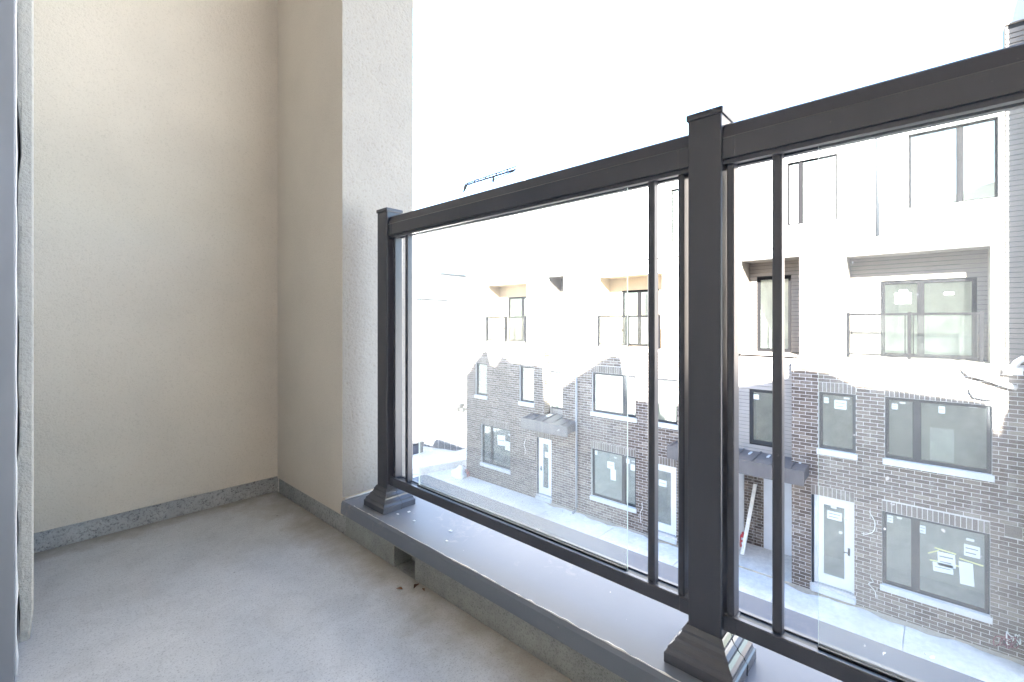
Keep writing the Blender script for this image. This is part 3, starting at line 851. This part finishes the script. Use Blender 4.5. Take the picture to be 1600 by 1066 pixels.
o.prism([(13.40, -4.13), (13.40, -3.755), (14.36, -3.70), (14.36, -3.99), (13.45, -4.02)], 4.2005, 6.0, 'y')
can = o.build('canopy', M['canopy'], B)
for y in (4.55, 5.0, 5.45, 5.9):
    MB().prism([(13.41, -3.755), (13.41, -3.725), (14.35, -3.67), (14.35, -3.70)], y, y + .02, 'y').build('seam', M['canopy'], can)
o = MB(); o.tube([(13.93, 9.66, -1.2), (13.93, 9.66, GZ + .25), (13.88, 9.66, GZ + .12), (13.70, 9.66, GZ + .08)], 0.042, 8)
o.build('downspout', M['pipe'], B)

# ------------------------------------------------------------------ far townhouse at the end of the row
Cc = thing('townhouse', 'farthest brick townhouse at the end of the row beside the open building ground', 'townhouse', (FX, 12.7, GZ), GRP)
dC = (10.86, 11.60, -6.78, -4.56); c1 = (13.02, 14.75, -6.20, -4.51); c2a = (14.40, 15.12, -3.27, -1.84); c2b = (11.74, 12.49, -3.26, -1.82)
holesC = [dC, c1, c2a, c2b]
notch = (10.33, 11.19, -3.99, -0.99)
wall_shell('mortar_wall', 9.7015, 15.72, GZ, -0.99, FX, 0.25, holesC + [(10.33, 11.19, -3.99, -0.98)], M['mortar'], Cc)
soldC = soldier_row(c1) + soldier_row(dC) + soldier_row(c2a) + soldier_row(c2b)
cut = holesC + [notch] + [(h[0], h[1], h[3], h[3] + 0.25) for h in holesC] + [(h[0] - .035, h[1] + .035, h[2] - .135, h[2]) for h in (c1, c2a, c2b)] + [(dC[0] - .03, dC[1] + .03, dC[2] - .2, dC[2])]
masonry(Cc, FX, lay_bricks(9.703, 15.72, GZ + .02, -1.0, cut, 3, 0.1), soldC, 0, lambda r: r[0])
# brick return of the recess and the end wall
o = MB()
n = 0
z = -3.97
while z < -1.05:
    o.box(FX - .008, FX + (.26 if n % 2 else .13), 11.178, 11.21, z, z + BH); o.box(FX + (.27 if n % 2 else .14), FX + .369, 11.178, 11.21, z, z + BH)
    z += BH + J; n += 1
struct(o.build('brickwork', M['brick'], Cc), 'stuff')
MB().box(FX + .25, FX + 9, 15.47, 15.72, GZ, 5.55).build('end_wall', M['mortar'], Cc)
make_door(Cc, dC, FX, [(.42, .78, .24, .34, 1)], False)
make_window(Cc, c1, FX, 14.19, stickers=[(.06, .12, .10, .20), (.38, .46, .07, .14), (.52, .78, .20, .46, 1, -.06), (.78, .94, .32, .54), (.88, .95, .12, .16)])
make_window(Cc, c2a, FX, None); make_window(Cc, c2b, FX, None)
wgC = (10.6, 11.49 - .02, -3.44, -1.93)
wall_shell('bay_wall', 10.2, 11.9, -4.0, -0.95, FX + .372, 0.2, [(10.5, 11.40, -3.44, -1.93)], M['lap_shade'], Cc)
make_window(Cc, (10.5, 11.40, -3.44, -1.93), FX + .372, None, 0.07, False, 0.02)
siding(Cc, FX + .371, 10.335, 11.188, -3.72, -0.96, [(10.5, 11.40, -3.44, -1.93)], 'siding_beige')
balC = (12.10, 14.50, -0.90, 1.55)
wall_shell('upper_wall', 9.7015, 15.72, -0.90, 5.55, FX, 0.25, [balC, gapC], M['white_stucco'], Cc)
MB().box(FX - .045, FX + .24, 9.7015, 10.33, -0.985, -0.905).build('stone_band', M['sill'], Cc)
MB().box(FX - .045, FX + .24, 11.19, 15.72, -0.985, -0.905).build('stone_band', M['sill'], Cc)
MB().box(FX - .03, FX + .27, 9.7015, 15.74, 5.551, 5.60).build('parapet_cap', M['pipe'], Cc)
sdC = (12.6, 13.99, -0.88, 1.06)
alcove(Cc, *balC, 0.9, 'cream', sdC)
sliding_door(Cc, *sdC, FX + .9, 13.15)
balcony_guard(Cc, 12.22, 14.45, 13.31)
alcove(Cc, *gapC, 1.0, 'siding', None)
siding(Cc, FX + .999, gapC[0] + .002, gapC[1] - .002, -0.88, 1.70, [])
o = MB()
o.prism([(13.40, -4.15), (13.40, -3.755), (14.36, -3.60), (14.36, -3.96), (13.45, -4.03)], 9.68, 11.87, 'y')
can = o.build('canopy', M['canopy'], Cc)
for y in (9.95, 10.4, 10.85, 11.3, 11.7):
    MB().prism([(13.41, -3.755), (13.41, -3.725), (14.35, -3.57), (14.35, -3.60)], y, y + .02, 'y').build('seam', M['canopy'], can)
MB().prism([(13.95, -3.665), (14.2, -3.63), (14.2, -3.61), (13.95, -3.64)], 10.95, 11.1, 'y').build('roof_clip', M['sill'], can)
o = MB(); o.tube([(14.30, 11.12, -3.6), (14.30, 11.12, -2.2)], 0.02, 6); o.build('conduit', M['white_pipe'], Cc)

# ------------------------------------------------------------------ neighbour that projects at the right edge
Dd = thing('townhouse', 'grey sided house corner projecting at the extreme right edge of the row', 'townhouse', (13.4, -3.5, GZ), GRP)
MB().box(13.40, 22, -7.0, -1.314, GZ, 7.2).build('wall', M['siding'], Dd)
MB().box(13.36, 22, -7.04, -1.3135, 7.201, 7.28).build('roof', M['pipe'], Dd)

# bodies behind the facades keep daylight out of the rooms
for nm, par, a, b in (('rear_mass', A, -1.31, 4.2), ('rear_mass', B, 4.2015, 9.7), ('rear_mass', Cc, 9.7015, 15.469)):
    MB().box(FX + 5.6, FX + 9, a, b, GZ, 5.5).build(nm, M['plain'], par)
    MB().box(FX + .251, FX + 5.6, a, b, 5.3, 5.5).build('roof', M['roofing'], par)

# ------------------------------------------------------------------ beyond the end of the row
F = thing('far_house', 'pale blown-out house with painted dark cornice shadows beyond the open ground at left', 'house', (24, 32, GZ))
MB().box(10, 46, 32, 42, GZ, 4.2).build('wall', M['white_stucco'], F)
MB().box(25.2, 30.2, 31.6, 32, 4.05, 4.2).build('cornice_shade', M['frame'], F)  # dark bars stand for the shadow under the cornices
MB().box(20.5, 26.0, 31.6, 32, 1.78, 1.90).build('cornice_shade', M['frame'], F)
MB().box(21.5, 26.2, 31.85, 32, -3.15, -2.95).build('timber_band', M['wood'], F)
o = MB()
cs = [(12.85, 17.34), (15.1, 16.70), (17.5, 16.05), (18.2, 18.0), (15.25, 18.30), (12.0, 19.4), (11.2, 17.8)]
o.prism(cs, GZ, GZ + 0.30, 'z', 0, 0.012)
struct(o.build('concrete_slab', M['lane']))
fe = thing('silt_fence', 'low grey fabric silt fence on stakes by the end of the brick row', 'fence', (16.1, 19.6, GZ))
o = MB(); P0, P1 = Vector((15.6, 21.3, GZ)), Vector((16.5, 18.3, GZ))
for i in range(16):
    a = P0.lerp(P1, i / 16); b = P0.lerp(P1, (i + 1) / 16)
    o.prism([(a.x + .02 * math.sin(i), a.y), (b.x + .02 * math.sin(i + 1), b.y), (b.x + .01 + .02 * math.sin(i + 1), b.y), (a.x + .01 + .02 * math.sin(i), a.y)], GZ, GZ + .50 + .05 * math.sin(i * 1.3), 'z')
o.build('fabric', M['fabric'], fe)
for i in range(9):
    p = P0.lerp(P1, i / 8)
    MB().box(p.x - .03, p.x - .005, p.y - .015, p.y + .015, GZ, GZ + .75 + .1 * (i % 2)).build('stake', M['pipe'], fe)
bx = thing('crate', 'dark grey site crate standing beyond the slab at the left', 'crate', (14.8, 20.5, GZ))
MB().box(13.9, 14.9, 20.2, 20.9, GZ, GZ + .48, 0, .01).build('body', M['fabric'], bx)
MB().box(13.86, 14.94, 20.16, 20.94, GZ + .481, GZ + .56, 0, .01).build('lid', M['frame'], bx)
hp = MB()
bmesh.ops.create_icosphere(hp.bm, subdivisions=3, radius=0.42)
for v in hp.bm.verts:
    k = 1 + 0.22 * math.sin(v.co.x * 9 + 1) * math.cos(v.co.y * 8) + 0.12 * math.sin(v.co.z * 17 + v.co.x * 5)
    v.co = Vector((13.62 + v.co.x * 0.75 * k, 15.75 + v.co.y * 0.95 * k, GZ + .01 + max(0, v.co.z * 0.8 * k + 0.08)))
tag(hp.build('sheeting_heap', M['heap'], None, True), 'crumpled heap of pale plastic sheeting at the end corner of the row', 'heap')
st = thing('trestle', 'dark steel trestle loaded with blocks on the bright ground at left', 'trestle', (21.5, 24.9, GZ))
o = MB()
for yy in (24.4, 25.3):
    o.tube([(21.0, yy, GZ), (21.35, yy, GZ + .62)], .035, 6); o.tube([(22.0, yy, GZ), (21.65, yy, GZ + .62)], .035, 6)
o.tube([(21.5, 24.2, GZ + .64), (21.5, 25.5, GZ + .64)], .045, 6)
o.build('frame', M['black'], st)
for i, (yy, zz) in enumerate(((24.5, .70), (25.0, .70), (24.75, .96))):
    MB().box(21.3, 21.7, yy - .2, yy + .2, GZ + zz, GZ + zz + .22).build('block', M['black'], st)
# crane
cr = thing('crane', 'thin dark crane boom tip with hook showing above the railing against the white sky', 'crane', (46.5, 38.2, GZ))
def along(a, b, t): return Vector(a).lerp(Vector(b), t)
b0, b1_ = Vector((40.05, 45.05, 17.75)), Vector((44.6, 40.4, 19.9))
o = MB()
off = [Vector((0, 0, .28)), Vector((.12, .12, -.12)), Vector((-.12, -.12, -.12))]
for d_ in off: o.tube([b0 + d_ * .5, b1_ + d_], .075, 5)
for i in range(14):
    a = along(b0, b1_, i / 14); b = along(b0, b1_, (i + 1) / 14)
    o.tube([a + off[i % 3], b + off[(i + 1) % 3]], .05, 4)
o.build('boom', M['dark_steel'], cr)
o = MB(); o.tube([b0, b0 + Vector((-.15, .1, -.55)), b0 + Vector((-.28, .2, -1.0))], [.22, .18, .08], 6)
o.build('hook_block', M['dark_steel'], cr)
m_ = along(b0, b1_, .55)
o = MB(); o.tube([m_, m_ + Vector((-.1, 0, -.8))], .16, 5); o.tube([m_ + Vector((-.1, 0, -.55)), b1_ + Vector((-.2, .2, -.35))], .06, 4)
o.build('winch', M['dark_steel'], cr)
o = MB(); o.tube([b1_, (46.5, 38.2, 16.0), (46.5, 38.2, GZ)], [.14, .2, .25], 8); o.build('mast', M['white_steel'], cr)

# ================================================================== OBJECTS
# ------------------------------------------------------------------ the glass guard
R = thing('glass_railing', 'dark grey metal balcony railing with clear glass panels along the curb', 'railing', (0.932, 0.329, LZ))
PX = 0.932
posts = [1.465, 0.329, -0.807]
def shoe(yc):
    prof = [(.0655, 0.0), (.0655, .019), (.0625, .022), (.0605, .026), (.060, .031), (.0545, .035), (.050, .041), (.049, .046), (.0435, .051), (.040, .058), (.0395, .063), (.0355, .069), (.0335, .0725)]
    o = MB(); rings = []
    for r, z in prof:
        rings.append([o.bm.verts.new((PX + sx * r, yc + sy * r, LZ + 0.0005 + z)) for sx, sy in ((-1, -1), (1, -1), (1, 1), (-1, 1))])
    for i in range(len(rings) - 1):
        for k in range(4): o.bm.faces.new((rings[i][k], rings[i][(k + 1) % 4], rings[i + 1][(k + 1) % 4], rings[i + 1][k]))
    o.bm.faces.new(rings[0][::-1])
    # split line of the two-piece shoe
    pts = []
    for r, z in prof: pts.append((PX + .006 + .004 * math.sin(z * 90), yc - r - .0004, LZ + z))
    o.tube(pts, .0009, 5, 1)
    return o
for yc in posts:
    o = MB(); o.box(PX - .0315, PX + .0315, yc - .0315, yc + .0315, LZ + .001, .392, 0, .003, 2)
    p = o.build('post', M['metal'], R)
    MB().box(PX - .0345, PX + .0345, yc - .0345, yc + .0345, .3905, .4035, 0, .003, 2).build('post_cap', M['metal'], p)
    shoe(yc).build('base_shoe', [M['metal_gloss'], M['gasket']], p)
railp = [(.9055, .305), (.9055, .343), (.908, .3455), (.9135, .369), (.918, .373), (.946, .373), (.9505, .369), (.956, .3455), (.9585, .343), (.9585, .305), (.952, .305), (.952, .296), (.939, .296), (.939, .312), (.925, .312), (.925, .296), (.912, .296), (.912, .305)]
botp = [(.9115, -.583), (.9115, -.556), (.913, -.5535), (.9215, -.5535), (.9225, -.555), (.9225, -.572), (.9415, -.572), (.9415, -.555), (.9425, -.5535), (.951, -.5535), (.9525, -.556), (.9525, -.583)]
bays = [(posts[1] + .0317, posts[0] - .0317), (posts[2] + .0317, posts[1] - .0317)]
for (a, b), so in zip(bays, (.0205, .0105)):
    MB().prism(railp, a, b, 'y').build('top_rail', M['metal'], R)
    br = MB().prism(botp, a, b, 'y').build('bottom_rail', M['metal'], R)
    ya, yb = a + .148, b - .148
    for p, q in ((a + .012, ya), (yb, b - .012)):
        MB().box(.9235, .9405, p, q, -.571, -.556).build('gasket', M['gasket'], br)
    g = MB(); g.box(.930, .934, ya, yb, -.565, .309)
    for f in g.bm.faces: f.material_index = 0 if abs(f.normal.x) > 0.5 else 1
    for f in g.bm.faces:
        f.normal_update(); f.material_index = 0 if abs(f.normal.x) > 0.5 else 1
    g.build('glass_panel', [M['glass'], M['glass_edge']], R)
    MB().box(.9245, .9283, ya, yb, -.5718, -.550).build('glazing_seal', M['gasket'], R)
    for y in (a + so, b - so):
        MB().box(.917, .947, y - .0065, y + .0065, -.5715, .3045, 0, .0015).build('end_stile', M['metal'], R)
    for y in (a + .0875, b - .0875):
        MB().box(.922, .942, y - .0078, y + .0078, -.5719, .3115, 0, .0015).build('picket', M['metal'], R)
    for y in (a, b - .022):
        MB().box(.9045, .9595, y, y + .022, .304, .343, 0, .001).build('rail_bracket', M['metal'], R)
        MB().box(.9107, .9533, y, y + .022, -.5838, -.5545, 0, .001).build('rail_bracket', M['metal'], R)

# dry leaves by the scupper
for i, (x, y, a, s) in enumerate(((0.80, 1.13, .4, .014), (0.775, 1.15, 2.0, .011), (0.812, 1.095, 1.2, .010))):
    o = MB()
    for k in range(6):
        t0, t1 = k / 6, (k + 1) / 6
        w0, w1 = .38 * math.sin(math.pi * t0) + .02, .38 * math.sin(math.pi * t1) + .02
        def T(u, v, h): return (x + s * (u * math.cos(a) - v * math.sin(a)), y + s * (u * math.sin(a) + v * math.cos(a)), FZ + .0015 + s * h)
        for sg in (-1, 1):
            o.quad([T(t0 * 2, 0, .05), T(t1 * 2, 0, .05), T(t1 * 2, sg * w1, .28 + .2 * math.sin(t1 * 5)), T(t0 * 2, sg * w0, .28 + .2 * math.sin(t0 * 5))])
    tag(o.build('dead_leaf', M['leaf'], None, True), ('curled brown leaf nearest the curb drain hole', 'small brown leaf farthest out on the balcony floor', 'crumpled brown leaf tucked against the curb')[i], 'leaf', 'dry leaves by the drain hole')

# ------------------------------------------------------------------ things by the porch and along the wall
o = MB(); a, b = Vector((14.80, 4.29, GZ + .03)), Vector((15.66, 4.16, -5.06))
d_ = (b - a).normalized(); s_ = Vector((0, 1, 0)); u_ = d_.cross(s_).normalized()
V = []
for p in (a, b):
    V.append([o.bm.verts.new(p + s_ * sy * .05 + u_ * su * .02) for sy, su in ((-1, -1), (1, -1), (1, 1), (-1, 1))])
o.bm.faces.new(V[0]); o.bm.faces.new(V[1][::-1])
for k in range(4): o.bm.faces.new((V[0][k], V[0][(k + 1) % 4], V[1][(k + 1) % 4], V[1][k]))
tag(o.build('plank', M['lumber']), 'long pale plank leaning on the brick pier inside the porch', 'plank')
ex = thing('fire_extinguisher', 'red fire extinguisher with white labels standing at the porch pier', 'fire extinguisher', (15.35, 4.43, GZ))
o = MB(); o.tube([(15.35, 4.43, GZ + h) for h in (0.009, .03, .34, .39, .415, .43)], [.075, .082, .082, .06, .03, .028], 14)
o.build('cylinder', M['red'], ex)
o = MB(); o.box(15.32, 15.38, 4.40, 4.46, GZ + .43, GZ + .46); o.box(15.25, 15.36, 4.42, 4.44, GZ + .47, GZ + .485)
o.build('valve_handle', M['red'], ex)
o = MB(); o.tube([(15.33, 4.40, GZ + .45), (15.28, 4.35, GZ + .42), (15.27, 4.34, GZ + .25), (15.28, 4.35, GZ + .16)], .012, 6)
o.build('hose', M['black'], ex)
for z0, z1 in ((.11, .19), (.25, .33)):
    o = MB(); n = 5
    for k in range(n):
        a0, a1 = math.pi - .55 + 1.1 * k / n + .25, math.pi - .55 + 1.1 * (k + 1) / n + .25
        o.quad([(15.35 + .084 * math.cos(q), 4.43 + .084 * math.sin(q), GZ + zz) for q, zz in ((a0, z0), (a1, z0), (a1, z1), (a0, z1))])
    o.build('paper_label', M['paper'], ex)
def cable(name, pts, r, mat, label, n=40):
    P = [Vector(p) for p in pts]; out = []
    for i in range(len(P) - 1):
        p0, p1, p2, p3 = P[max(i - 1, 0)], P[i], P[i + 1], P[min(i + 2, len(P) - 1)]
        for k in range(6):
            t = k / 6
            out.append(0.5 * ((2 * p1) + (-p0 + p2) * t + (2 * p0 - 5 * p1 + 4 * p2 - p3) * t * t + (-p0 + 3 * p1 - 3 * p2 + p3) * t ** 3))
    out.append(P[-1])
    return tag(MB().tube(out, r, 6).build(name, mat, None), label, 'cable')
cable('cable', [(13.975, 1.20, -4.55), (13.95, 1.18, -4.62), (13.93, 1.10, -4.78), (13.92, 1.12, -5.0), (13.94, 1.25, -5.12), (13.97, 1.36, -5.14)], .008, M['cable'], 'thin white cable looping from the brick beside the nearest white door')
cable('cable', [(13.975, 1.18, -6.16), (13.93, 1.13, -6.22), (13.94, 1.22, -6.30), (13.93, 1.10, -6.42), (13.95, 1.08, -6.58)], .008, M['cable'], 'short white cable tail hanging low beside the nearest white door')
cable('cable', [(13.975, 7.12, -5.95), (13.94, 7.08, -6.1), (13.95, 7.16, -6.3), (13.94, 7.12, -6.6)], .008, M['cable'], 'white cable tail between the door and window of the middle house')
cable('cable', [(13.975, 12.15, -4.75), (13.94, 12.2, -4.95), (13.94, 12.1, -5.2), (13.97, 12.2, -5.35)], .008, M['cable'], 'thin pale cable hanging between the window and door of the farthest house')
rnd = random.Random(11)
def coil(cx, cy, cz, r, n, mat, mat2, label):
    t = thing('cable_coil', label, 'cable coil', (cx, cy, cz))
    for i in range(n):
        o = MB(); pts = []
        ax = rnd.uniform(-.5, .5); ay = rnd.uniform(-.6, .6); q = rnd.uniform(.65, 1.1)
        for k in range(13):
            w = 2 * math.pi * k / 12.5 + i
            pts.append((cx + .05 * math.sin(w * 2 + i) - .02, cy + r * q * math.cos(w) * (.35 + .3 * (i % 3)) + ay * .2, cz + r * q * .8 * math.sin(w + ax) + ax * .22 + .03 * math.sin(3 * w)))
        o.tube(pts, .011, 5); o.build('loop', mat if i % 3 else mat2, t)
    return t
coil(13.86, -1.10, -6.50, .13, 8, M['maroon'], M['cable'], 'tangled maroon and white cable coil at the foot of the nearest house')
coil(13.80, 15.45, -6.75, .17, 7, M['maroon'], M['red'], 'reddish cable coil on the ground at the end corner of the row')
